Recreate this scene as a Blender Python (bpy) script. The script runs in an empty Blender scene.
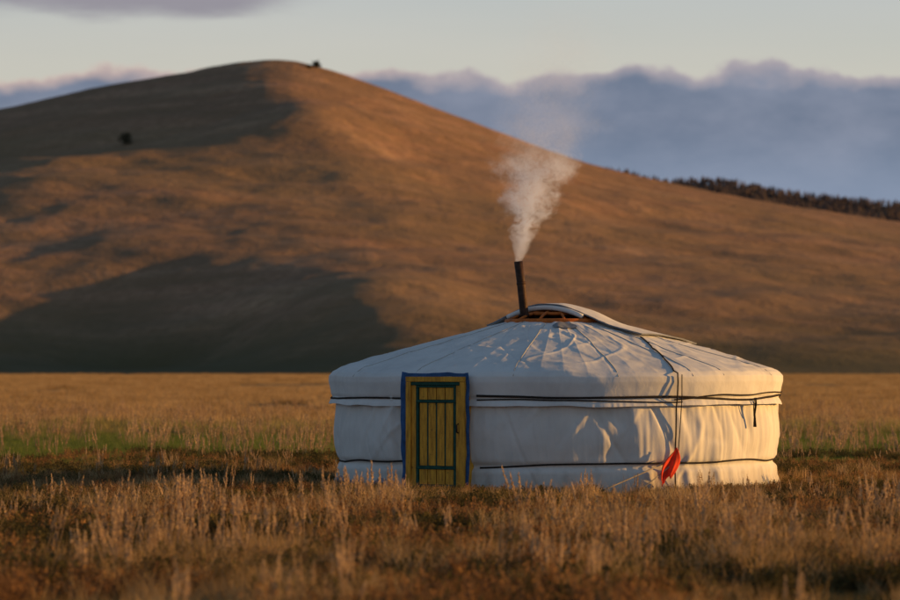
import bpy, math, random
import numpy as np
from mathutils import Vector
random.seed(7); rng=np.random.default_rng(7)
scene=bpy.context.scene
FPX=3150.0
SUN_EL=math.radians(8.6)
sx,sy=0.992,0.135
SUN_AZ=math.atan2(sx,sy)
scene.view_settings.view_transform='Standard'
scene.view_settings.look='None'; scene.view_settings.exposure=0

# ---------- helpers ----------
def link(o,parent=None):
    scene.collection.objects.link(o)
    if parent: o.parent=parent
    return o
def mesh_obj(name,verts,faces,mat=None,smooth=True,parent=None,do_link=True):
    me=bpy.data.meshes.new(name)
    me.from_pydata([tuple(v) for v in verts],[],[tuple(f) for f in faces])
    me.update()
    if smooth: me.polygons.foreach_set('use_smooth',[True]*len(me.polygons))
    o=bpy.data.objects.new(name,me)
    if mat: me.materials.append(mat)
    if do_link: link(o,parent)
    return o
def grid_obj(name,P,mat,parent=None,wrap=False,solid=0):
    n,m,_=P.shape
    idx=np.arange(n*m).reshape(n,m)
    if wrap: idx=np.vstack([idx,idx[:1]])
    a=idx[:-1,:-1].ravel();b=idx[1:,:-1].ravel();c=idx[1:,1:].ravel();d=idx[:-1,1:].ravel()
    F=np.stack([a,b,c,d],1)
    me=bpy.data.meshes.new(name)
    me.vertices.add(n*m); me.vertices.foreach_set('co',P.reshape(-1).astype(np.float32))
    me.loops.add(F.size); me.loops.foreach_set('vertex_index',F.ravel().astype(np.int32))
    me.polygons.add(len(F)); me.polygons.foreach_set('loop_start',np.arange(0,F.size,4,dtype=np.int32))
    me.polygons.foreach_set('use_smooth',np.ones(len(F),bool))
    me.update(calc_edges=True); me.validate()
    if mat: me.materials.append(mat)
    o=bpy.data.objects.new(name,me); link(o,parent)
    if solid:
        s=o.modifiers.new('solid','SOLIDIFY'); s.thickness=solid; s.offset=0
    return o
def tube(name,pts,r,mat,parent=None,seg=8,taper=None):
    pts=[Vector(p) for p in pts]; V=[];F=[]
    for i,p in enumerate(pts):
        t=(pts[min(i+1,len(pts)-1)]-pts[max(i-1,0)]).normalized()
        up=Vector((0,0,1)) if abs(t.z)<.9 else Vector((1,0,0))
        a=t.cross(up).normalized(); b=t.cross(a).normalized()
        rr=r if taper is None else r*taper[i]
        for k in range(seg):
            an=2*math.pi*k/seg
            V.append(p+a*math.cos(an)*rr+b*math.sin(an)*rr)
    for i in range(len(pts)-1):
        for k in range(seg):
            F.append((i*seg+k,i*seg+(k+1)%seg,(i+1)*seg+(k+1)%seg,(i+1)*seg+k))
    F.append(tuple(range(seg))[::-1]); F.append(tuple((len(pts)-1)*seg+k for k in range(seg)))
    return mesh_obj(name,V,F,mat,True,parent)
_tabs={}
def vnoise(x,y,seed=0):
    if seed not in _tabs: _tabs[seed]=np.random.default_rng(seed+100).random((256,256))
    T=_tabs[seed]
    xi=np.floor(x).astype(int); yi=np.floor(y).astype(int)
    fx=x-xi; fy=y-yi
    fx=fx*fx*fx*(fx*(fx*6-15)+10); fy=fy*fy*fy*(fy*(fy*6-15)+10)
    g=lambda i,j:T[(i)%256,(j)%256]
    return (g(xi,yi)*(1-fx)+g(xi+1,yi)*fx)*(1-fy)+(g(xi,yi+1)*(1-fx)+g(xi+1,yi+1)*fx)*fy
def fbm(x,y,oct=4,seed=0):
    s=0;a=1;t=0
    for i in range(oct):
        s=s+a*(vnoise(x*2**i,y*2**i,seed+i)-.5); t+=a; a*=.5
    return s/t*2
def smooth(e0,e1,x):
    t=np.clip((x-e0)/(e1-e0),0,1); return t*t*(3-2*t)

# ---------- materials ----------
def new_mat(name):
    m=bpy.data.materials.new(name); m.use_nodes=True
    nt=m.node_tree; b=nt.nodes['Principled BSDF']
    b.inputs['Specular IOR Level'].default_value=.15
    return m,nt,b
def N(nt,t,**k):
    n=nt.nodes.new(t)
    for a,v in k.items(): setattr(n,a,v)
    return n
def ramp(nt,fac,stops):
    r=N(nt,'ShaderNodeValToRGB'); e=r.color_ramp.elements
    while len(e)<len(stops): e.new(.5)
    for q,(p,c) in zip(e,stops): q.position=p; q.color=(*c,1)
    nt.links.new(fac,r.inputs[0]); return r.outputs[0]
def noise(nt,scale,detail=4,vec=None,rough=.55,dist=0):
    n=N(nt,'ShaderNodeTexNoise'); n.inputs['Scale'].default_value=scale
    n.inputs['Detail'].default_value=detail; n.inputs['Roughness'].default_value=rough
    n.inputs['Distortion'].default_value=dist
    if vec is not None: nt.links.new(vec,n.inputs['Vector'])
    return n.outputs[0]
def mapping(nt,vec,scale=(1,1,1),rot=(0,0,0)):
    m=N(nt,'ShaderNodeMapping'); m.inputs['Scale'].default_value=scale; m.inputs['Rotation'].default_value=rot
    nt.links.new(vec,m.inputs['Vector']); return m.outputs[0]
def objco(nt): return N(nt,'ShaderNodeTexCoord').outputs['Object']
def posco(nt): return N(nt,'ShaderNodeNewGeometry').outputs['Position']
def mixc(nt,f,a,b,bt='MIX'):
    m=N(nt,'ShaderNodeMix',data_type='RGBA',blend_type=bt)
    for s,v in ((m.inputs[0],f),(m.inputs[6],a),(m.inputs[7],b)):
        if isinstance(v,(int,float)): s.default_value=v
        elif isinstance(v,tuple): s.default_value=(*v,1)
        else: nt.links.new(v,s)
    return m.outputs[2]
def math_(nt,op,a,b=None,c=None,clamp=False):
    m=N(nt,'ShaderNodeMath',operation=op,use_clamp=clamp)
    for i,v in enumerate((a,b,c)):
        if v is None: continue
        if isinstance(v,(int,float)): m.inputs[i].default_value=v
        else: nt.links.new(v,m.inputs[i])
    return m.outputs[0]
def maprange(nt,v,a,b,c,d,interp='SMOOTHSTEP'):
    n=N(nt,'ShaderNodeMapRange',interpolation_type=interp); nt.links.new(v,n.inputs[0])
    for i,q in zip((1,2,3,4),(a,b,c,d)): n.inputs[i].default_value=q
    return n.outputs[0]
def bump(nt,b,h,st,dist,prev=None):
    n=N(nt,'ShaderNodeBump'); n.inputs['Strength'].default_value=st; n.inputs['Distance'].default_value=dist
    nt.links.new(h,n.inputs['Height'])
    if prev is not None: nt.links.new(prev,n.inputs['Normal'])
    if b: nt.links.new(n.outputs[0],b.inputs['Normal'])
    return n.outputs[0]

def canvas_mat(name,c1,c2,zs,bs):
    m,nt,b=new_mat(name); co=objco(nt)
    n1=noise(nt,1.6,5,co,.6)
    n2=noise(nt,3.0,5,mapping(nt,co,(1,1,.35)),.65,.8)
    col=ramp(nt,n1,[(.3,c2),(.6,c1)])
    col=mixc(nt,math_(nt,'MULTIPLY',ramp(nt,n2,[(.52,(0,0,0)),(.78,(1,1,1))]),.45),col,tuple(v*.74 for v in c2))
    sep=N(nt,'ShaderNodeSeparateXYZ'); nt.links.new(co,sep.inputs[0])
    z=math_(nt,'ADD',sep.outputs[2],math_(nt,'MULTIPLY',n2,-.35))
    d=math_(nt,'SUBTRACT',.16,z,clamp=True)
    col=mixc(nt,math_(nt,'MULTIPLY',d,2.0,clamp=True),col,(.30,.24,.17))
    nt.links.new(col,b.inputs['Base Color']); b.inputs['Roughness'].default_value=.85
    w=noise(nt,4.0,5,mapping(nt,co,(1,1,zs)),.5,.4)
    p=bump(nt,None,w,bs,.03)
    f=noise(nt,38,3,co)
    bump(nt,b,f,.2,.003,p)
    return m
M_wall=canvas_mat('wall_canvas',(.80,.78,.74),(.68,.66,.62),.35,.5)
M_roof=canvas_mat('roof_canvas',(.82,.81,.78),(.70,.69,.67),1.0,.4)
def plain(name,c,rough=.7,var=.25,sc=20,metal=0,bmp=.2):
    m,nt,b=new_mat(name); co=objco(nt)
    n=noise(nt,sc,5,co,.65)
    nt.links.new(ramp(nt,n,[(.3,tuple(v*(1-var) for v in c)),(.7,tuple(min(1,v*(1+var)) for v in c))]),b.inputs['Base Color'])
    b.inputs['Roughness'].default_value=rough; b.inputs['Metallic'].default_value=metal
    bump(nt,b,n,bmp,.01)
    return m
M_rope=plain('dark_rope',(.035,.028,.024),.9,.4,60)
M_twine=plain('pale_twine',(.42,.36,.28),.9,.3,60)
M_blue=plain('blue_trim_cloth',(.04,.11,.27),.8,.35,10)
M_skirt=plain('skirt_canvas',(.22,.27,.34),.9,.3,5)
M_red=plain('red_cloth',(.78,.07,.03),.8,.2,8)
M_orange=plain('orange_paint',(.55,.15,.03),.55,.3,15)
M_green=plain('green_paint',(.015,.075,.055),.5,.4,14)
M_iron=plain('stove_iron',(.06,.032,.022),.6,.6,9,0.2)
M_dark=plain('dark_backing',(.05,.045,.045),.9,.3,6)
M_patch=plain('patch_cloth',(.22,.24,.27),.9,.3,12)
M_peg=plain('peg_wood',(.20,.13,.07),.8,.3,20)
def yellow_mat():
    m,nt,b=new_mat('yellow_paint'); co=objco(nt)
    n=noise(nt,7,6,mapping(nt,co,(4,4,.6)),.65)
    n2=noise(nt,22,4,co,.7)
    c=ramp(nt,n,[(.3,(.42,.18,.028)),(.62,(.82,.42,.05))])
    c=mixc(nt,ramp(nt,n2,[(.62,(0,0,0)),(.72,(1,1,1))]),c,(.22,.10,.03))
    nt.links.new(c,b.inputs['Base Color']); b.inputs['Roughness'].default_value=.6
    bump(nt,b,n,.3,.01); return m
M_yel=yellow_mat()

# ---------- camera ----------
cam=bpy.data.cameras.new('camera'); co=bpy.data.objects.new('camera',cam); link(co)
co.location=(0,0,1.70); co.rotation_euler=(math.radians(90)+math.atan(67/FPX),0,0)
cam.sensor_width=36; cam.lens=126; cam.clip_end=40000; cam.clip_start=.5
cam.dof.use_dof=True; cam.dof.focus_distance=43; cam.dof.aperture_fstop=2.0
scene.camera=co

# ---------- sun + sky ----------
L=bpy.data.lights.new('sun','SUN'); L.energy=5.0; L.angle=math.radians(.5); L.color=(1,.52,.13)
so=bpy.data.objects.new('sun',L); link(so)
d=Vector((math.sin(SUN_AZ)*math.cos(SUN_EL),math.cos(SUN_AZ)*math.cos(SUN_EL),math.sin(SUN_EL)))
so.rotation_euler=d.to_track_quat('Z','Y').to_euler(); so.location=(60,40,40)
w=bpy.data.worlds.new('World'); scene.world=w; w.use_nodes=True
nt=w.node_tree; nt.nodes.clear()
out=N(nt,'ShaderNodeOutputWorld'); bg=N(nt,'ShaderNodeBackground'); bg.inputs[1].default_value=.11
sky=N(nt,'ShaderNodeTexSky',sky_type='NISHITA'); sky.sun_disc=False
sky.sun_elevation=SUN_EL; sky.sun_rotation=SUN_AZ; sky.dust_density=1.0; sky.air_density=1.0; sky.altitude=1400
nt.links.new(sky.outputs[0],bg.inputs[0])
tc=N(nt,'ShaderNodeTexCoord').outputs['Generated']
sp=N(nt,'ShaderNodeSeparateXYZ'); nt.links.new(tc,sp.inputs[0])
X,Y_,Z=sp.outputs
def bgn(col,s=1):
    b=N(nt,'ShaderNodeBackground'); b.inputs[1].default_value=s
    if isinstance(col,tuple): b.inputs[0].default_value=(*col,1)
    else: nt.links.new(col,b.inputs[0])
    return b.outputs[0]
def mixs(f,a,b):
    m=N(nt,'ShaderNodeMixShader'); nt.links.new(f,m.inputs[0]); nt.links.new(a,m.inputs[1]); nt.links.new(b,m.inputs[2]); return m.outputs[0]
nv=noise(nt,6,4,mapping(nt,tc,(1,1,6)),.5)
veil=math_(nt,'MULTIPLY',maprange(nt,Z,.10,.32,1,.0),math_(nt,'ADD',.66,math_(nt,'MULTIPLY',nv,.30)))
s=mixs(veil,bg.outputs[0],bgn(mixc(nt,maprange(nt,Z,.085,.135,0,1),(.64,.60,.52),(.53,.56,.57))))
n2=noise(nt,9,6,mapping(nt,tc,(1,1,6)),.55,.2)
hz=maprange(nt,math_(nt,'ADD',math_(nt,'SUBTRACT',Z,math_(nt,'MULTIPLY',X,.06)),math_(nt,'MULTIPLY',math_(nt,'SUBTRACT',n2,.5),.022)),.1150,.1215,0,1)
m2=math_(nt,'MULTIPLY',math_(nt,'MULTIPLY',hz,maprange(nt,X,-.07,-.03,1,0)),math_(nt,'MULTIPLY',maprange(nt,Z,.14,.20,1,0),.85))
s=mixs(m2,s,bgn((.27,.25,.30)))
nb=noise(nt,16,2,mapping(nt,tc,(1,1,1.3)),.5,0); nc=noise(nt,60,3,mapping(nt,tc,(1,1,1.4)),.5,0)
edge=math_(nt,'ADD',math_(nt,'MULTIPLY',math_(nt,'SUBTRACT',nb,.5),.014),.0935)
edge=math_(nt,'ADD',edge,math_(nt,'MULTIPLY',math_(nt,'SUBTRACT',nc,.5),.013))
dz=math_(nt,'SUBTRACT',edge,Z)
m1=maprange(nt,dz,-.0008,.0020,0,1)
body=ramp(nt,noise(nt,26,6,mapping(nt,tc,(1,1,2.2)),.6),[(.3,(.150,.19,.27)),(.7,(.245,.275,.36))])
rimc=mixc(nt,maprange(nt,X,-.06,.03,0,1),(.62,.47,.42),(.46,.40,.42))
rim=mixc(nt,math_(nt,'MULTIPLY',dz,170,clamp=True),rimc,body)
rim=mixc(nt,math_(nt,'MULTIPLY',maprange(nt,Z,.048,.080,1,0),.7),rim,(.255,.32,.44))
s=mixs(m1,s,bgn(rim))
nt.links.new(s,out.inputs[0])

# ---------- ground ----------
def ground_mat():
    m,nt,b=new_mat('steppe_ground'); p=posco(nt)
    n1=noise(nt,.5,6,p,.65); n2=noise(nt,.02,4,mapping(nt,p,(1,3,1)),.6); n3=noise(nt,9,4,p,.7)
    c=ramp(nt,n1,[(.3,(.14,.10,.04)),(.7,(.34,.23,.10))])
    c=mixc(nt,ramp(nt,n2,[(.45,(0,0,0)),(.6,(1,1,1))]),c,(.38,.26,.11))
    sp=N(nt,'ShaderNodeSeparateXYZ'); nt.links.new(p,sp.inputs[0])
    yy=math_(nt,'ADD',sp.outputs[1],math_(nt,'MULTIPLY',math_(nt,'SUBTRACT',n1,.5),16))
    g=ramp(nt,math_(nt,'DIVIDE',yy,100),[(.48,(0,0,0)),(.56,(1,1,1)),(.74,(1,1,1)),(.88,(0,0,0))])
    c=mixc(nt,math_(nt,'MULTIPLY',g,.85),c,(.13,.17,.04))
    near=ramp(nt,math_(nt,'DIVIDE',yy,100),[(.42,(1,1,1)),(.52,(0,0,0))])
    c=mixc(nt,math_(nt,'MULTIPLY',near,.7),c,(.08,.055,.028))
    nt.links.new(c,b.inputs['Base Color']); b.inputs['Roughness'].default_value=.95
    bump(nt,b,n3,.8,.05); return m
S=14000
mesh_obj('ground',[(-S,-2000,0),(S,-2000,0),(S,S,0),(-S,S,0)],[(0,1,2,3)],ground_mat(),False)

# ---------- hill ----------
def hill_mat():
    m,nt,b=new_mat('hill_grass'); p=posco(nt)
    a=mapping(nt,p,(1,1,1),(0,0,math.radians(25)))
    n1=noise(nt,.02,6,mapping(nt,a,(.7,1.5,1)),.65,.3); n2=noise(nt,.30,5,p,.7); n3=noise(nt,.006,3,p,.5)
    n4=noise(nt,.05,4,mapping(nt,p,(.25,1,4)),.6)
    c=ramp(nt,n1,[(.32,(.34,.19,.11)),(.5,(.47,.27,.16)),(.68,(.56,.345,.20))])
    c=mixc(nt,ramp(nt,n2,[(.38,(.40,.40,.40)),(.62,(1,1,1))]),(.20,.112,.06),c)
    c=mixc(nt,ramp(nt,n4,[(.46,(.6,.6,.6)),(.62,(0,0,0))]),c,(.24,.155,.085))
    c=mixc(nt,ramp(nt,n3,[(.45,(0,0,0)),(.65,(.35,.35,.35))]),c,(.27,.19,.09))
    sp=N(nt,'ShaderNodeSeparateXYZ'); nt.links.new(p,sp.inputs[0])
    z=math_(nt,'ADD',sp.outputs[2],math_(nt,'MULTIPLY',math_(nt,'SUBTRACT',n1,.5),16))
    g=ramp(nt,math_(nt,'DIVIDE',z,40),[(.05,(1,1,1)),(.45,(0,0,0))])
    c=mixc(nt,math_(nt,'MULTIPLY',g,.85),c,(.105,.095,.042))  # olive growth at the foot, painted darker to deepen the base shadow
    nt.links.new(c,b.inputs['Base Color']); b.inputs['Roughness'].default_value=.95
    q=bump(nt,None,n2,.7,1.2); bump(nt,b,n1,.4,4,q); return m
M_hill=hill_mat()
PK=1300.0; B0=700.0
sil=[(-900,230),(-500,165),(-250,133),(0,108),(60,94),(100,85),(180,72),(235,61),(280,57),(312,63),(350,75),(400,93),(450,112),(500,131),(550,150),(600,166),(650,178),(700,188),(760,200),(820,209),(900,221),(1100,250),(1400,300),(1800,350)]
su=np.array([s[0] for s in sil],float); sv=np.array([s[1] for s in sil],float)
lowp=np.array([(-900,190),(-500,110),(-150,62),(0,36),(60,28),(130,28),(220,45),(320,78),(450,118),(550,150),(600,166),(900,221),(1800,350)],float)
def hill_h(X,Y):
    u=450+X/PK*FPX
    uu=450+X/np.maximum(Y,300)*FPX
    u=u*.35+uu*.65
    S1=sum(np.interp(u+o,su,sv) for o in (-14,0,14))/3
    S2=sum(np.interp(u+o,lowp[:,0],lowp[:,1]) for o in (-60,-30,0,30,60))/5
    t=(Y-B0)/(PK-B0)
    wob=fbm(X/110,Y/90,3,31)
    wq=1-smooth(.50,.86,t+.12*wob)
    S_=S1*(1-wq)+S2*wq
    Sz=1.7+(367-S_)/FPX*PK
    t0=.11*(1-smooth(60,480,uu+110*wob))
    tt=np.clip((t-t0)/(1-t0),0,1)
    G=tt**1.12
    back=np.clip(1-(t-1)*.9,0,1)
    H=Sz*np.where(t>1,back,G)
    env=smooth(0,.12,tt)*(1-smooth(.80,.98,t))
    H=H+env*( 6.5*np.exp(-((uu-360)/105)**2-((t-.16)/.13)**2)
       -10*np.exp(-((uu-110)/170)**2-((t-.20)/.10)**2)
       -4*np.exp(-((uu-190)/110)**2-((t-.80)/.07)**2)
       +4*np.exp(-((uu-320)/60)**2-((t-.76)/.07)**2))
    k=.8*X+.6*Y; l=-.6*X+.8*Y
    H=H+env*(5.0*fbm(k/190,l/95,3,3)+1.9*fbm(X/34,Y/30,3,9))
    H=H+.3*fbm(X/9,Y/9,2,15)*smooth(0,.1,tt)
    return np.where(t<=t0,-.5,H-.3)
xs=np.linspace(-620,900,900); ys=np.concatenate([np.linspace(680,1330,520),np.linspace(1335,2500,60)])
XX,YY=np.meshgrid(xs,ys,indexing='ij')
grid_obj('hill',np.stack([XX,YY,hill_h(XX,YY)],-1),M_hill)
xs=np.linspace(190,900,140); ys=np.linspace(560,900,90)  # unseen ridge right of frame, added to cast shade on the hill foot
XX,YY=np.meshgrid(xs,ys,indexing='ij')
H2=56*np.exp(-((XX-480)/120)**2-((YY-735)/50)**2)*(1+.25*fbm(XX/90,YY/90,4,44))-1.0
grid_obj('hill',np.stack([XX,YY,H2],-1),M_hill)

# ---------- far forested ridge ----------
M_ridge=plain('ridge_soil',(.16,.11,.07),.95,.3,.02)
fs=np.array([(300,152),(500,163),(600,171),(670,179),(720,184),(780,192),(840,199),(900,205),(1100,232),(1500,262),(2200,330)],float)
FR=4000.0
def ridge_h(X,Y):
    u=450+X/FR*FPX
    Sz=1.7+(367-np.interp(u,fs[:,0],fs[:,1]))/FPX*FR
    t=np.clip((Y-3200)/800,0,1)
    return Sz*np.where(Y>FR,np.clip(1-(Y-FR)/1500,0,1),t)+5*fbm(X/90,Y/90,3,50)*t
xs=np.linspace(-250,2300,200); ys=np.linspace(3100,5500,90)
XX,YY=np.meshgrid(xs,ys,indexing='ij')
grid_obj('distant_ridge',np.stack([XX,YY,ridge_h(XX,YY)-1],-1),M_ridge)
M_con=plain('conifer_foliage',(.13,.095,.08),.95,.5,.05)
V=[];F=[]
for i in range(9000):
    x=rng.uniform(120,1000); y=rng.uniform(3680,4030)
    if fbm(np.array(x/60),np.array(y/60),3,70)<-.5: continue
    z=float(ridge_h(np.array(x),np.array(y)))-1.5
    h=rng.uniform(5,10); r=h*rng.uniform(.24,.38)
    for lv in range(3):
        b=len(V); zb=z+h*(.08+.27*lv); zt=z+h*min(1,(.50+.27*lv)); rr=r*(1-.27*lv)
        k=5; a0=rng.random()*6
        for q in range(k):
            an=a0+q*2*math.pi/k; r2=rr*rng.uniform(.7,1.2)
            V.append((x+math.cos(an)*r2,y+math.sin(an)*r2,zb+rng.uniform(-.04,.04)*h))
        V.append((x+rng.uniform(-.2,.2),y,zt))
        for q in range(k): F.append((b+q,b+(q+1)%k,b+k))
mesh_obj('distant_forest',V,F,M_con,False)

# ---------- lone trees on the hill ----------
M_leaf=plain('tree_foliage',(.045,.045,.022),.9,.4,.8)
M_bark=plain('tree_bark',(.09,.06,.04),.9,.3,3)
def lone_tree(x,y,h,wd):
    z=float(hill_h(np.array(float(x)),np.array(float(y))))-.3
    e=bpy.data.objects.new('hill_tree',None); link(e); e.location=(x,y,z)
    tube('trunk',[(0,0,0),(.1,0,h*.4),(.05,.05,h*.9)],.16,M_bark,e,7,[1,.7,.2])
    for k in range(5):
        a=k*1.3; tube('limb',[(.08,0,h*(.3+.1*k)),(math.cos(a)*wd*.35,math.sin(a)*wd*.35,h*(.45+.1*k))],.06,M_bark,e,5,[1,.3])
    V=[];F=[]
    cl=[(rng.normal(0,.28)*wd,rng.normal(0,.28)*wd,h*rng.uniform(.2,.9)) for _ in range(26)]
    for c in cl:
        for _ in range(60):
            p=np.array(c)+rng.normal(0,.16,3)*wd*.9; s=rng.uniform(.08,.2); b=len(V)
            for q in range(3): V.append(tuple(p+rng.normal(0,s,3)))
            F.append((b,b+1,b+2))
    mesh_obj('crown',V,F,M_leaf,False,e)
lone_tree((125-450)/FPX*1175,1175,4.8,3.4)
lone_tree((316-450)/FPX*1296,1296,2.6,2.6)
lone_tree((308-450)/FPX*1290,1290,1.3,1.2)

# ---------- yurt ----------
yurt=bpy.data.objects.new('yurt',None); link(yurt); yurt.location=(1.51,45,0)
def P(phi,r,z): return (math.sin(phi)*r,-math.cos(phi)*r,z)
def wallR(ph,z):
    a=ph*3.15
    lean=.30*np.sin(ph*2.3)
    f=.042*fbm(a*1.4+z*lean,z*.25,2,60)+.032*fbm(a*3.8+.6*z*lean,z*.35,2,63)+.012*fbm(a*10+z*.4,z*.8,2,64)
    for sd,k1,k2,am,w in ((66,1.5,.8,-.018,.075),(76,1.1,-.9,.016,.08)):
        rid=np.abs(fbm(a*k1+z*k2,z*.38+sd,2,sd)); f=f+am*np.exp(-(rid/w)**2)
    f=f+.020*fbm(a*1.1,z*2.8,2,68)*np.exp(-((z-.55)/.25)**2)
    pin=np.exp(-((z-.37)/.05)**2)
    f=f*(1-.65*pin)-.045*pin
    f=f+.05*(1-smooth(0,.25,z))*(1+.8*fbm(a*3,z*0,2,69))+.042*np.exp(-((z-.78)/.28)**2)
    return 3.12+f
nph=1600
ph=np.linspace(-math.pi,math.pi,nph,endpoint=False); zz=np.linspace(-.03,1.52,120)
PH,ZZ=np.meshgrid(ph,zz,indexing='ij'); RR=wallR(PH,ZZ)
grid_obj('wall_cover',np.stack([np.sin(PH)*RR,-np.cos(PH)*RR,ZZ],-1),M_wall,yurt,True)
prof=np.array([(0.66,2.345),(1.0,2.262),(1.5,2.135),(2.0,2.005),(2.5,1.868),(2.9,1.750),(3.08,1.692),(3.18,1.642),(3.23,1.58),(3.235,1.50),(3.215,1.40),(3.20,1.32),(3.175,1.275),(3.21,1.225),(3.225,1.18)])
cl=np.concatenate([[0],np.cumsum(np.hypot(*np.diff(prof,axis=0).T))]); 
def roof_pt(s,ph):
    r=np.interp(s,cl,prof[:,0]); z=np.interp(s,cl,prof[:,1])
    onroof=1-smooth(2.55,2.8,s)
    a=ph*3.2
    amp=.003+.005*np.clip(.5+fbm(a*.8,s*.6,2,81),0,1.2)
    sag=-amp*np.abs(np.sin(ph*31+.5*fbm(a*.7,s*.3,2,82)))**.6*smooth(.05,.5,s)
    z=z+onroof*(sag+.026*fbm(a*.9,s*.8,2,80)+.012*fbm(a*2.5,s*1.8,3,83))
    for sd,k1,k2,am,w in ((86,.9,.9,.010,.075),(87,1.1,-.7,-.009,.075),(88,.3,1.6,.009,.08)):
        rid=np.abs(fbm(a*k1+s*k2,s*.6-a*.3,2,sd)); z=z+onroof*am*np.exp(-(rid/w)**2)*smooth(.1,.5,s)
    hang=smooth(2.5,2.85,s)
    r=r+hang*(.028*fbm(a*1.8,s*1.2,3,90)+.026*fbm(a*6,s*.8,3,93)*smooth(2.8,3.25,s)) 
    z=z+smooth(2.3,2.75,s)*.024*fbm(a*.9,a*0,3,95)+smooth(3.0,3.3,s)*(.040*fbm(a*1.2,a*0,3,97))
    return r,z
ss=np.linspace(0,cl[-1],170)
PH,SS=np.meshgrid(ph,ss,indexing='ij'); R_,Z_=roof_pt(SS,PH)
grid_obj('roof_cover',np.stack([np.sin(PH)*R_,-np.cos(PH)*R_,Z_],-1),M_roof,yurt,True)
M_seam=plain('seam_thread',(.50,.48,.44),.9,.2,40)
for i,dg in enumerate((-62,-38,-12,13,33,43,66,100,140,-100,-140)):
    a=math.radians(dg); pts=[]
    for s in np.linspace(.02,2.7,24):
        r,z=roof_pt(np.array(s),np.array(a)); pts.append(P(a,float(r),float(z)+.002))
    tube('roof_seam',pts,.007,M_seam,yurt,5)
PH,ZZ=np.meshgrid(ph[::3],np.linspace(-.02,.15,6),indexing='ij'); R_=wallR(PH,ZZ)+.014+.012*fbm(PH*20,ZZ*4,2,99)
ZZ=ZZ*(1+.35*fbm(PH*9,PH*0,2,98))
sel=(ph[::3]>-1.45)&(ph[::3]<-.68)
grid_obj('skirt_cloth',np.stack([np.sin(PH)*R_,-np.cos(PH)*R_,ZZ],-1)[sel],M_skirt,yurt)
def belt(z0,amp,seed,a0,a1,rad,off=.014,mat=M_rope,valance=False,tilt=0):
    pts=[]
    for a in np.radians(np.arange(a0,a1+.1,1.0)):
        z=z0+amp*float(fbm(np.array(a*2.2),np.array(0.3),2,seed))+tilt*math.sin(a)
        if valance:
            rv,_=roof_pt(np.array(float(np.interp(-z,-prof[8:,1],cl[8:]))),np.array(a)); r=float(rv)+off
        else: r=float(wallR(np.array(a),np.array(z)))+off
        pts.append(P(a,r,z))
    return tube('belt_rope',pts,rad,mat,yurt,7)
dl,dr=-41.5,-21.0
belt(1.275,.06,110,dr,180,.016,.010,valance=True); belt(1.275,.03,110,-180,dl,.014,.010,valance=True)
belt(1.31,.08,113,28,180,.010,.014,valance=True); belt(1.25,.06,119,dr,30,.009,.014,valance=True)
belt(.355,.09,115,dr,180,.013,.006,tilt=.05); belt(.40,.06,117,-180,dl,.013,.006,tilt=.02)
def rope_plan(p0,p1,zoff,rad,mat,extra=[]):
    pts=[]
    for t in np.linspace(0,1,20):
        x=p0[0]*(1-t)+p1[0]*t; y=p0[1]*(1-t)+p1[1]*t; r=math.hypot(x,y)
        rz,z_=roof_pt(np.array(float(np.interp(r,prof[:9,0],cl[:9]))),np.array(math.atan2(x,-y)))
        pts.append((x,y,float(z_)+zoff))
    return tube('tie_rope',pts+extra,rad,mat,yurt,7)
a28=math.radians(28)
rope_plan((1.15,-1.05),(math.sin(a28)*3.17,-math.cos(a28)*3.17),.012,.010,M_rope,
   [P(a28,3.265,1.62),P(a28,3.275,1.5),P(a28,3.26,1.3),P(a28,3.23,1.15),P(a28,3.22,.8),P(a28,3.19,.45),P(a28,3.2,.2),P(a28,3.22,.02)])
tube('tie_rope',[P(a28+.02,3.27,1.6),P(a28+.022,3.26,1.3),P(a28+.02,3.225,.9),P(a28+.012,3.2,.42)],.007,M_rope,yurt,6)
tube('guy_rope',[P(a28-.01,3.22,.48),P(.33,3.3,.30),P(.20,3.45,.15),P(.10,3.6,.02)],.010,M_twine,yurt,6)
tube('guy_rope',[P(a28,3.22,.44),P(.38,3.3,.22),P(.28,3.46,.04)],.008,M_twine,yurt,6)
tube('tent_peg',[P(.10,3.62,-.05),P(.098,3.6,.12)],.02,M_peg,yurt,8,[.6,1])
a57=math.radians(55.5)
tube('hanging_rope',[P(a57,3.25,1.28),P(a57+.004,3.245,1.2),P(a57-.002,3.235,1.05),P(a57+.003,3.23,.88)],.016,M_rope,yurt,7,[.6,1,.8,1.5])
tube('hanging_rope',[P(a57-.012,3.25,1.28),P(a57-.016,3.245,1.15),P(a57-.008,3.235,1.02)],.008,M_rope,yurt,6)
U=np.linspace(0,1,18); W=np.linspace(0,1,24); UU,WW=np.meshgrid(U,W,indexing='ij')
wd=.04+.24*np.where(WW<.5,np.sin(WW/.5*math.pi/2),np.cos((WW-.5)/.5*math.pi/2*.7))
cen=-.012-.040*WW
aa=a28+cen+(UU-.55)*wd/3.2
rr=3.265+.03*np.sin(UU*8+WW*2.5)*(.3+WW)+.015*np.sin(UU*19+1)*WW
zz_=.60-.42*WW*(1+.18*np.sin(UU*5+1))+.06*(UU-.5)*(1-WW)
grid_obj('red_cloth',np.stack([np.sin(aa)*rr,-np.cos(aa)*rr,zz_],-1),M_red,yurt,solid=.004)

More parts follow.
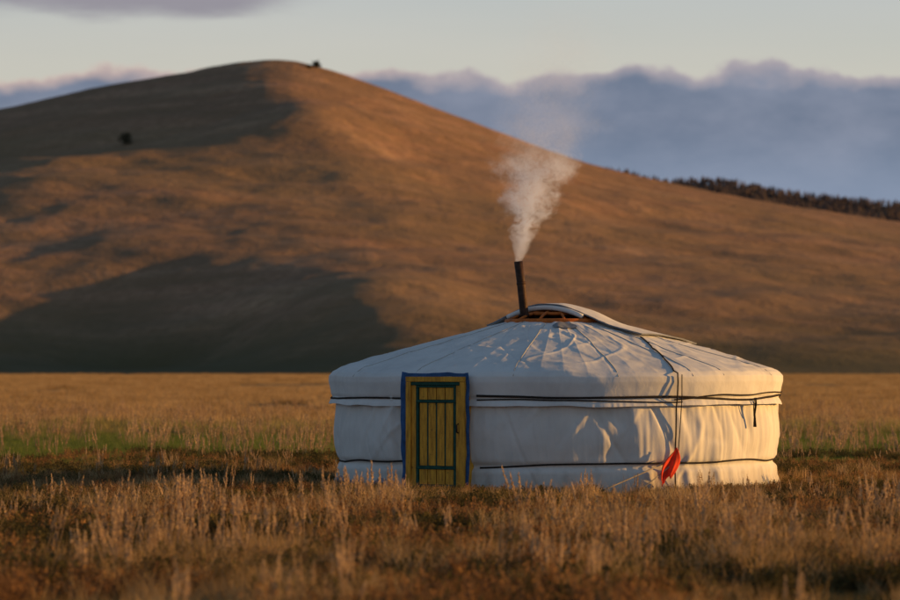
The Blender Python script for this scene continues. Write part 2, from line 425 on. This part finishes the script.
CZ=-.09
def ring(name,R,z,r,mat,seg=64,flat=1.0):
    V=[];F=[]
    for i in range(seg):
        a=2*math.pi*i/seg
        for k in range(8):
            b=2*math.pi*k/8+.39
            V.append((math.sin(a)*(R+r*math.cos(b)),-math.cos(a)*(R+r*math.cos(b)),z+CZ+r*flat*math.sin(b)))
    for i in range(seg):
        for k in range(8):
            F.append((i*8+k,((i+1)%seg)*8+k,((i+1)%seg)*8+(k+1)%8,i*8+(k+1)%8))
    return mesh_obj(name,V,F,mat,True,yurt)
ring('crown_ring',.70,2.44,.036,M_orange); ring('crown_ring_inner',.40,2.545,.024,M_orange); ring('crown_hub',.17,2.585,.03,M_orange)
for k in range(12):
    a=k*math.pi/6+.15
    tube('crown_spoke',[P(a,.70,2.45+CZ),P(a,.55,2.515+CZ),P(a,.38,2.56+CZ),P(a,.16,2.59+CZ)],.020,M_orange,yurt,6)
PH,TT=np.meshgrid(np.linspace(-math.pi,math.pi,60,endpoint=False),np.linspace(0,1,6),indexing='ij')
Rr=.66*TT+.01; grid_obj('dark_backing',np.stack([np.sin(PH)*Rr,-np.cos(PH)*Rr,2.36+CZ+.05*TT],-1),M_dark,yurt,True)  # dark disc under the crown, its colour standing in for the shaded interior
ca=np.array((.839,-.545)); cb_=np.array((.545,.839))
A,Bb=np.meshgrid(np.linspace(-1.0,1.54,90),np.linspace(-.25,1.35,60),indexing='ij')
x=ca[0]*A+cb_[0]*Bb; y=ca[1]*A+cb_[1]*Bb; r=np.hypot(x,y)
dome=2.69+CZ-.20*(r/.76)**2
rf=np.interp(r,prof[:9,0],prof[:9,1])+.035
zc=np.logaddexp(dome*40,rf*40)/40
zc=np.where(r<1.0,zc,rf)+.014*fbm(x*2.5,y*2.5,3,120)+.005*np.abs(fbm(x*6,y*6,2,121))
grid_obj('crown_cover',np.stack([x,y,zc],-1),M_roof,yurt,solid=.01)
hem=[(x[i,0]-.004*cb_[0],y[i,0]-.004*cb_[1],zc[i,0]+.004) for i in range(90)]
tube('cover_hem_rope',hem,.011,M_patch,yurt,6)
hem=[(x[89,j],y[89,j],zc[89,j]+.006) for j in range(60)]
tube('cover_hem_rope',hem,.009,M_patch,yurt,6)
tube('cover_fold',[(ca[0]*a_+cb_[0]*(-.30),ca[1]*a_+cb_[1]*(-.30),2.665+CZ-.20*((a_**2+.09)/.58)) for a_ in np.linspace(-.62,.62,20)],.035,M_roof,yurt,10)
def roof_patch(name,a0,a1,s0,s1,mat,off=.008):
    A_,S_=np.meshgrid(np.linspace(a0,a1,14),np.linspace(s0,s1,10),indexing='ij')
    mid=(a0+a1)/2; k=(S_-s0)/(s1-s0); A2=mid+(A_-mid)*(.35+.65*np.sin(np.clip(k,0,1)*2.6))
    r,z=roof_pt(S_,A2); grid_obj(name,np.stack([np.sin(A2)*r,-np.cos(A2)*r,z+off],-1),mat,yurt)
roof_patch('roof_vent_patch',-.08,.26,.14,.50,M_patch,.016)
tube('chimney_pipe',[(-.44,-.28,2.15),(-.455,-.28,2.45),(-.50,-.28,2.9),(-.54,-.28,3.20)],.062,M_iron,yurt,20)
tube('chimney_collar',[(-.452,-.28,2.42),(-.454,-.28,2.45)],.085,M_iron,yurt,20)
tube('chimney_joint',[(-.497,-.28,2.87),(-.501,-.28,2.91)],.067,M_iron,yurt,20)

# door (faces front-left)
dphi=math.radians(-31.2)
dn=Vector((math.sin(dphi),-math.cos(dphi),0)); dt=Vector((math.cos(dphi),math.sin(dphi),0))
door=bpy.data.objects.new('door',None); link(door,yurt)
def dbox(name,u0,u1,z0,z1,d0,d1,mat,bev=.005):
    V=[]
    for dd in (d0,d1):
        for (u,z) in ((u0,z0),(u1,z0),(u1,z1),(u0,z1)):
            V.append(dn*dd+dt*u+Vector((0,0,z)))
    F=[(0,1,2,3)[::-1],(4,5,6,7),(0,1,5,4),(1,2,6,5),(2,3,7,6),(3,0,4,7)]
    o=mesh_obj(name,V,F,mat,False,door)
    b=o.modifiers.new('bev','BEVEL'); b.width=bev; b.segments=2
    return o
D=3.26
dbox('frame_post_left',-.46,-.385,0,1.50,3.0,D+.05,M_yel); dbox('frame_post_right',.385,.46,0,1.50,3.0,D+.05,M_yel)
dbox('frame_header',-.46,.46,1.502,1.57,3.0,D+.055,M_yel); dbox('threshold',-.384,.384,0,.09,3.0,D+.05,M_yel)
dbox('header_line',-.384,.384,1.455,1.50,3.05,D+.04,M_green)
dbox('leaf_backing',-.383,.383,.091,1.454,3.15,D-.012,M_dark)
dbox('stile_left',-.383,-.315,.091,1.454,D-.01,D+.022,M_yel); dbox('stile_right',.315,.383,.091,1.454,D-.01,D+.022,M_yel)
for i,(z0,z1) in enumerate(((.095,.125),(.33,.375),(1.22,1.26),(1.425,1.45))):
    dbox('rail',-.313,.313,z0,z1,D-.01,D+.026,M_green)
dbox('green_edge',-.313,-.275,.127,1.423,D-.01,D+.02,M_green); dbox('green_edge',.275,.313,.127,1.423,D-.01,D+.02,M_green)
n=4; wv=.546/n
for i in range(n):
    u0=-.273+i*wv
    dbox('board',u0+.012,u0+wv-.012,.377,1.218,D-.01,D+.008,M_yel,.004)
    dbox('board_upper',u0+.006,u0+wv-.006,1.262,1.423,D-.01,D+.008,M_yel,.004)
    dbox('board_lower',u0+.006,u0+wv-.006,.127,.328,D-.01,D+.008,M_yel,.004)
    if i: dbox('board_groove',u0-.010,u0+.010,.377,1.218,D-.01,D+.004,M_green,.002)
tube('handle',[dn*(D+.02)+dt*.35+Vector((0,0,.82)),dn*(D+.06)+dt*.35+Vector((0,0,.83)),dn*(D+.06)+dt*.35+Vector((0,0,.93)),dn*(D+.02)+dt*.35+Vector((0,0,.94))],.01,M_iron,door,8)
def strip(name,u0,u1,z0,z1,mat):
    nu=8 if abs(u1-u0)<.3 else 30; nz=30 if abs(z1-z0)>.3 else 8
    A_,B_=np.meshgrid(np.linspace(u0,u1,nu),np.linspace(z0,z1,nz),indexing='ij')
    dd=D+.012+.012*fbm(A_*9+3,B_*5,3,130)-.03*smooth(.5,.62,np.abs(A_))
    uu=A_+.026*fbm(B_*3,A_*2,2,140)
    pts=np.stack([dn.x*dd+dt.x*uu,dn.y*dd+dt.y*uu,B_+.022*fbm(A_*5,B_*2,2,141)],-1)
    return grid_obj(name,pts,mat,door,solid=.006)
strip('trim_left',-.55,-.462,.02,1.63,M_blue); strip('trim_right',.462,.515,.02,1.63,M_blue); strip('trim_top',-.545,.51,1.572,1.625,M_blue)

# ---------- smoke ----------
def smoke():
    def R_(h): return .14+.55*min(h,1.6)+.05*max(0,h-1.6)
    V=[];F=[];k=12;hs=[0,.3,.7,1.2,1.6,2.2,2.9,3.8]
    for h in hs:
        for i in range(k):
            a=2*math.pi*i/k; V.append((.25*h+R_(h)*math.cos(a),R_(h)*math.sin(a),h))
    for j in range(len(hs)-1):
        for i in range(k): F.append((j*k+i,j*k+(i+1)%k,(j+1)*k+(i+1)%k,(j+1)*k+i))
    F.append(tuple(range(k))[::-1]); F.append(tuple((len(hs)-1)*k+i for i in range(k)))
    m=bpy.data.materials.new('smoke'); m.use_nodes=True; nt=m.node_tree; nt.nodes.clear()
    out=N(nt,'ShaderNodeOutputMaterial'); pv=N(nt,'ShaderNodeVolumePrincipled')
    pv.inputs['Color'].default_value=(1,1,1,1); pv.inputs['Anisotropy'].default_value=0
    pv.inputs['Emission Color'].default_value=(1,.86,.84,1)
    co=objco(nt)
    nz=N(nt,'ShaderNodeTexNoise'); nz.inputs['Scale'].default_value=2.4; nz.inputs['Detail'].default_value=4; nz.inputs['Roughness'].default_value=.62; nt.links.new(co,nz.inputs['Vector'])
    sp=N(nt,'ShaderNodeSeparateXYZ'); nt.links.new(co,sp.inputs[0]); h=sp.outputs[2]
    sub=N(nt,'ShaderNodeVectorMath',operation='SUBTRACT'); nt.links.new(nz.outputs['Color'],sub.inputs[0]); sub.inputs[1].default_value=(.5,.5,.5)
    amp=math_(nt,'MULTIPLY',math_(nt,'MINIMUM',h,1.4),1.25)
    sc=N(nt,'ShaderNodeVectorMath',operation='SCALE'); nt.links.new(sub.outputs[0],sc.inputs[0]); nt.links.new(amp,sc.inputs['Scale'])
    ad=N(nt,'ShaderNodeVectorMath',operation='ADD'); nt.links.new(co,ad.inputs[0]); nt.links.new(sc.outputs[0],ad.inputs[1])
    s2=N(nt,'ShaderNodeSeparateXYZ'); nt.links.new(ad.outputs[0],s2.inputs[0])
    dx=math_(nt,'SUBTRACT',s2.outputs[0],math_(nt,'MULTIPLY',h,.20))
    dd=math_(nt,'SQRT',math_(nt,'ADD',math_(nt,'MULTIPLY',dx,dx),math_(nt,'MULTIPLY',s2.outputs[1],s2.outputs[1])))
    r=math_(nt,'ADD',.055,math_(nt,'MULTIPLY',math_(nt,'MINIMUM',h,2.0),.38))
    q=math_(nt,'MULTIPLY',math_(nt,'SUBTRACT',1,math_(nt,'DIVIDE',dd,r),clamp=True),1.5,clamp=True)
    n2=noise(nt,7,5,ad.outputs[0],.68,.5)
    wsp=math_(nt,'MULTIPLY',math_(nt,'SUBTRACT',n2,.43,clamp=True),6.0,clamp=True)
    wm=maprange(nt,h,0,.45,0,1)
    wsp=math_(nt,'ADD',math_(nt,'MULTIPLY',wsp,wm),math_(nt,'SUBTRACT',1,wm))
    fr=N(nt,'ShaderNodeValToRGB'); e=fr.color_ramp.elements
    st=[(0,.8),(.08,.9),(.20,.45),(.32,.24),(.41,.05),(.55,.015),(1,0)]
    while len(e)<len(st): e.new(.5)
    for ee,(p_,v) in zip(e,st): ee.position=p_; ee.color=(v,v,v,1)
    nt.links.new(math_(nt,'DIVIDE',h,3.8),fr.inputs[0])
    den=math_(nt,'MULTIPLY',math_(nt,'MULTIPLY',math_(nt,'MULTIPLY',q,wsp),fr.outputs[0]),23)
    nt.links.new(den,pv.inputs['Density'])
    nt.links.new(math_(nt,'MULTIPLY',den,.14),pv.inputs['Emission Strength'])  # faint added glow standing in for light scattered inside the smoke
    nt.links.new(pv.outputs[0],out.inputs['Volume'])
    m.cycles.volume_step_rate=1.0
    o=mesh_obj('smoke',V,F,m,False); o.location=(1.51-.54,45-.28,3.20)
smoke()

# ---------- grass ----------
def grass_mat(name,stops,tr=.35,green=None):
    m,nt,b=new_mat(name); nt.nodes.remove(b)
    out=nt.nodes['Material Output']
    p=posco(nt); rnd=N(nt,'ShaderNodeObjectInfo').outputs['Random']
    n1=noise(nt,.35,4,p,.6); n2=noise(nt,14,2,p,.6)
    f=math_(nt,'ADD',math_(nt,'MULTIPLY',n1,.45),math_(nt,'ADD',math_(nt,'MULTIPLY',rnd,.32),math_(nt,'MULTIPLY',n2,.25)))
    c=ramp(nt,f,stops)
    if green:
        sp=N(nt,'ShaderNodeSeparateXYZ'); nt.links.new(p,sp.inputs[0])
        yy=math_(nt,'ADD',sp.outputs[1],math_(nt,'MULTIPLY',math_(nt,'SUBTRACT',n1,.5),22))
        g=ramp(nt,math_(nt,'DIVIDE',yy,100),[(.47,(0,0,0)),(.57,(1,1,1)),(.73,(1,1,1)),(.88,(0,0,0))])
        c=mixc(nt,math_(nt,'MULTIPLY',g,.8),c,green)
    d=N(nt,'ShaderNodeBsdfDiffuse'); t=N(nt,'ShaderNodeBsdfTranslucent')
    nt.links.new(c,d.inputs[0]); nt.links.new(c,t.inputs[0])
    mx=N(nt,'ShaderNodeMixShader'); mx.inputs[0].default_value=tr
    nt.links.new(d.outputs[0],mx.inputs[1]); nt.links.new(t.outputs[0],mx.inputs[2]); nt.links.new(mx.outputs[0],out.inputs[0])
    return m
M_straw=grass_mat('straw_grass',[(.3,(.24,.15,.07)),(.5,(.48,.32,.15)),(.72,(.66,.47,.25))],.38,(.20,.27,.07))
M_short=grass_mat('short_grass',[(.3,(.13,.11,.042)),(.55,(.27,.20,.08)),(.75,(.42,.30,.14))],.38,(.15,.23,.05))
M_stalk=grass_mat('seed_stalks',[(.3,(.40,.27,.15)),(.7,(.66,.48,.29))],.35)
M_weed=grass_mat('brown_weed',[(.3,(.10,.055,.03)),(.5,(.26,.14,.065)),(.75,(.50,.28,.11))],.35)
M_dkweed=grass_mat('dark_weed',[(.3,(.05,.045,.022)),(.55,(.12,.10,.04)),(.75,(.22,.16,.065))],.3)
coll=bpy.data.collections.new('grass_tuft_variants')
def blades(n,rad,h0,h1,w,lean):
    V=[];F=[]
    for _ in range(n):
        a=rng.random()*6.283; rr=rad*math.sqrt(rng.random()); x=rr*math.cos(a); y=rr*math.sin(a)
        h=rng.uniform(h0,h1); la=rng.random()*6.283; l=lean*h*rng.uniform(.2,1)
        dx,dy=math.cos(la)*l,math.sin(la)*l; fa=rng.random()*3.14; wx,wy=math.cos(fa)*w/2,math.sin(fa)*w/2
        b=len(V)
        V+= [(x-wx,y-wy,-.02),(x+wx,y+wy,-.02),(x-wx*.8+dx*.35,y-wy*.8+dy*.35,h*.55),(x+wx*.8+dx*.35,y+wy*.8+dy*.35,h*.55),(x+dx,y+dy,h)]
        F+= [(b,b+1,b+3,b+2),(b+2,b+3,b+4)]
    return V,F
def add_src(nm,V,F,mat):
    o=mesh_obj(nm,V,F,mat,False,None,False); coll.objects.link(o)
for i in range(4): add_src('v%02d_straw'%i,*blades(50,.12,.10,.34,.006,.75),M_straw)
for i in range(3): add_src('v%02d_short'%(4+i),*blades(60,.13,.04,.13,.006,.8),M_short)
for i in range(4):
    V,F=[],[]
    for _ in range(2+i):
        a=rng.random()*6.283; rr=.10*rng.random(); x=rr*math.cos(a);y=rr*math.sin(a); h=rng.uniform(.24,.54); la=rng.random()*6.28; l=.4*h*rng.random()
        dx,dy=math.cos(la)*l,math.sin(la)*l
        for (wx,wy) in ((.003,0),(0,.003)):
            b=len(V); V+=[(x-wx,y-wy,0),(x+wx,y+wy,0),(x+dx+wx,y+dy+wy,h),(x+dx-wx,y+dy-wy,h)]; F.append((b,b+1,b+2,b+3))
        for k in range(26):
            t=k/26; zc_=h*(.68+.36*t); px=x+dx*(.68+.36*t); py=y+dy*(.68+.36*t); s=.024*(1-.65*t); an=rng.random()*6.28
            b=len(V); V+=[(px,py,zc_),(px+math.cos(an)*s,py+math.sin(an)*s,zc_+.014),(px+math.cos(an+.7)*s*.5,py+math.sin(an+.7)*s*.5,zc_+.03)]; F.append((b,b+1,b+2))
    add_src('v%02d_stalk'%(7+i),V,F,M_stalk)
def weed(nst,lm,h0,h1,nl):
    V,F=[],[]
    for s_ in range(nst):
        la=rng.random()*6.28; l=rng.uniform(.03,lm); h=rng.uniform(h0,h1)
        p0=np.array((0,0,0.)); p1=np.array((math.cos(la)*l,math.sin(la)*l,h))
        b=len(V); V+=[(-.003,0,0),(.003,0,0),tuple(p1+(.002,0,0)),tuple(p1-(.002,0,0))]; F.append((b,b+1,b+2,b+3))
        for k in range(nl):
            t=rng.uniform(.15,1.0); c=p0+(p1-p0)*t+rng.normal(0,.014,3); s=rng.uniform(.008,.018)
            b=len(V)
            for q in range(3): V.append(tuple(c+rng.normal(0,s*.7,3)))
            F.append((b,b+1,b+2))
    return V,F
for i in range(4): add_src('v%02d_weed'%(11+i),*weed(9,.12,.10,.30,26),M_weed)
for i in range(3): add_src('v%02d_patch'%(15+i),*blades(240,.9,.08,.26,.014,.7),M_straw)
for i in range(3): add_src('v%02d_darkweed'%(18+i),*weed(12,.16,.08,.22,26),M_dkweed)

def sample(n,y0,y1,pw,marg=1.35,extra=2.0):
    u=rng.random(n); e=2-pw
    y=(y0**e+(y1**e-y0**e)*u)**(1/e)
    x=(rng.random(n)*2-1)*(y*.143*marg+extra)
    return x,y
PX=[];PY=[];IDX=[];SC=[]
def put(x,y,idx,sc): PX.append(x);PY.append(y);IDX.append(idx);SC.append(sc)
# big-scale clumpiness field shared by the tall plants
def clump(x,y): return fbm(x/.9,y/1.6,2,250)
x,y=sample(42000,19,85,.6); put(x,y,rng.integers(4,7,len(x)),rng.uniform(.7,1.2,len(x))*np.where((y>34)&(y<48),.85,1))
x,y=sample(70000,19,120,.9)
k=fbm(x/1.5,y/3.0,3,200)+.5*fbm(x/.5,y/.8,2,205)
dens=np.where(y<36,.85,np.where(y<52,.60,np.where(y<76,.32,.95)))
keep=(k>.02)&(rng.random(len(x))<dens); keep|=rng.random(len(x))<.09
x,y=x[keep],y[keep]; put(x,y,rng.integers(0,4,len(x)),rng.uniform(.45,1.2,len(x))*(1+.55*clump(x,y))*np.where(y<35,1.0,np.where(y<50,.72,np.where(y<76,.6,.85))))
x,y=sample(11000,19,110,1.0); k=clump(x,y)+.6*fbm(x/1.3,y/2.4,3,210); keep=(k>.12)&~((y>36)&(y<44)&(rng.random(len(x))<.6)); x,y=x[keep],y[keep]; put(x,y,rng.integers(7,11,len(x)),rng.uniform(.5,1.25,len(x))*np.where((y>36)&(y<56),.68,1.0))
x,y=sample(30000,19,58,.7); k=fbm(x/2.0,y/3.0,3,220); keep=(k>-.03)&(rng.random(len(x))<.8); x,y=x[keep],y[keep]; put(x,y,rng.integers(11,15,len(x)),rng.uniform(.5,1.3,len(x))*np.where(y<34,1.0,.66))
x,y=sample(30000,19,60,.4); k=fbm(x/2.2,y/2.2,3,240)+np.where((y>36)&(y<52),.16,.08); keep=(k>.05); x,y=x[keep],y[keep]; put(x,y,rng.integers(18,21,len(x)),rng.uniform(.5,1.35,len(x))*np.where(y<36,1.1,.8))
x,y=sample(42000,78,700,1.1,1.3,4); k=fbm(x/14,y/40,3,230); keep=k>-.25; x,y=x[keep],y[keep]; put(x,y,rng.integers(15,18,len(x)),rng.uniform(.6,1.4,len(x)))
PX=np.concatenate(PX);PY=np.concatenate(PY);IDX=np.concatenate(IDX);SC=np.concatenate(SC)
lx=PX-1.51; ly=PY-45; rr=np.hypot(lx,ly)
dd_=lx*dn.x+ly*dn.y; uu_=lx*dt.x+ly*dt.y
ok=(rr>3.27)&~((IDX>=15)&(IDX<18)&(rr<5))&~((dd_>0)&(dd_<5.0)&(np.abs(uu_)<.55)&((IDX<4)|(IDX>6)))
nearf=smooth(3.2,5.5,rr); SC=SC*(.66+.34*nearf)
PX,PY,IDX,SC=PX[ok],PY[ok],IDX[ok],SC[ok]
n=len(PX); print('instances',n)
me=bpy.data.meshes.new('steppe_grass'); me.vertices.add(n)
me.vertices.foreach_set('co',np.stack([PX,PY,np.zeros(n)],1).ravel().astype(np.float32))
a=me.attributes.new('rot','FLOAT_VECTOR','POINT'); a.data.foreach_set('vector',np.stack([rng.normal(0,.08,n),rng.normal(0,.08,n),rng.random(n)*6.283],1).ravel().astype(np.float32))
a=me.attributes.new('scl','FLOAT','POINT'); a.data.foreach_set('value',SC.astype(np.float32))
a=me.attributes.new('vidx','INT','POINT'); a.data.foreach_set('value',IDX.astype(np.int32))
g=bpy.data.objects.new('steppe_grass',me); link(g)
ng=bpy.data.node_groups.new('grass_scatter','GeometryNodeTree')
ng.interface.new_socket('Geometry',in_out='INPUT',socket_type='NodeSocketGeometry'); ng.interface.new_socket('Geometry',in_out='OUTPUT',socket_type='NodeSocketGeometry')
gi=ng.nodes.new('NodeGroupInput'); go=ng.nodes.new('NodeGroupOutput')
ci=ng.nodes.new('GeometryNodeCollectionInfo'); ci.inputs['Collection'].default_value=coll; ci.inputs['Separate Children'].default_value=True; ci.inputs['Reset Children'].default_value=True
ip=ng.nodes.new('GeometryNodeInstanceOnPoints'); ip.inputs['Pick Instance'].default_value=True
def na(nm,t):
    q=ng.nodes.new('GeometryNodeInputNamedAttribute'); q.data_type=t; q.inputs[0].default_value=nm; return [o for o in q.outputs if o.enabled][0]
ng.links.new(gi.outputs[0],ip.inputs['Points']); ng.links.new(ci.outputs[0],ip.inputs['Instance'])
ng.links.new(na('vidx','INT'),ip.inputs['Instance Index']); ng.links.new(na('rot','FLOAT_VECTOR'),ip.inputs['Rotation']); ng.links.new(na('scl','FLOAT'),ip.inputs['Scale'])
ng.links.new(ip.outputs[0],go.inputs[0])
md=g.modifiers.new('scatter','NODES'); md.node_group=ng
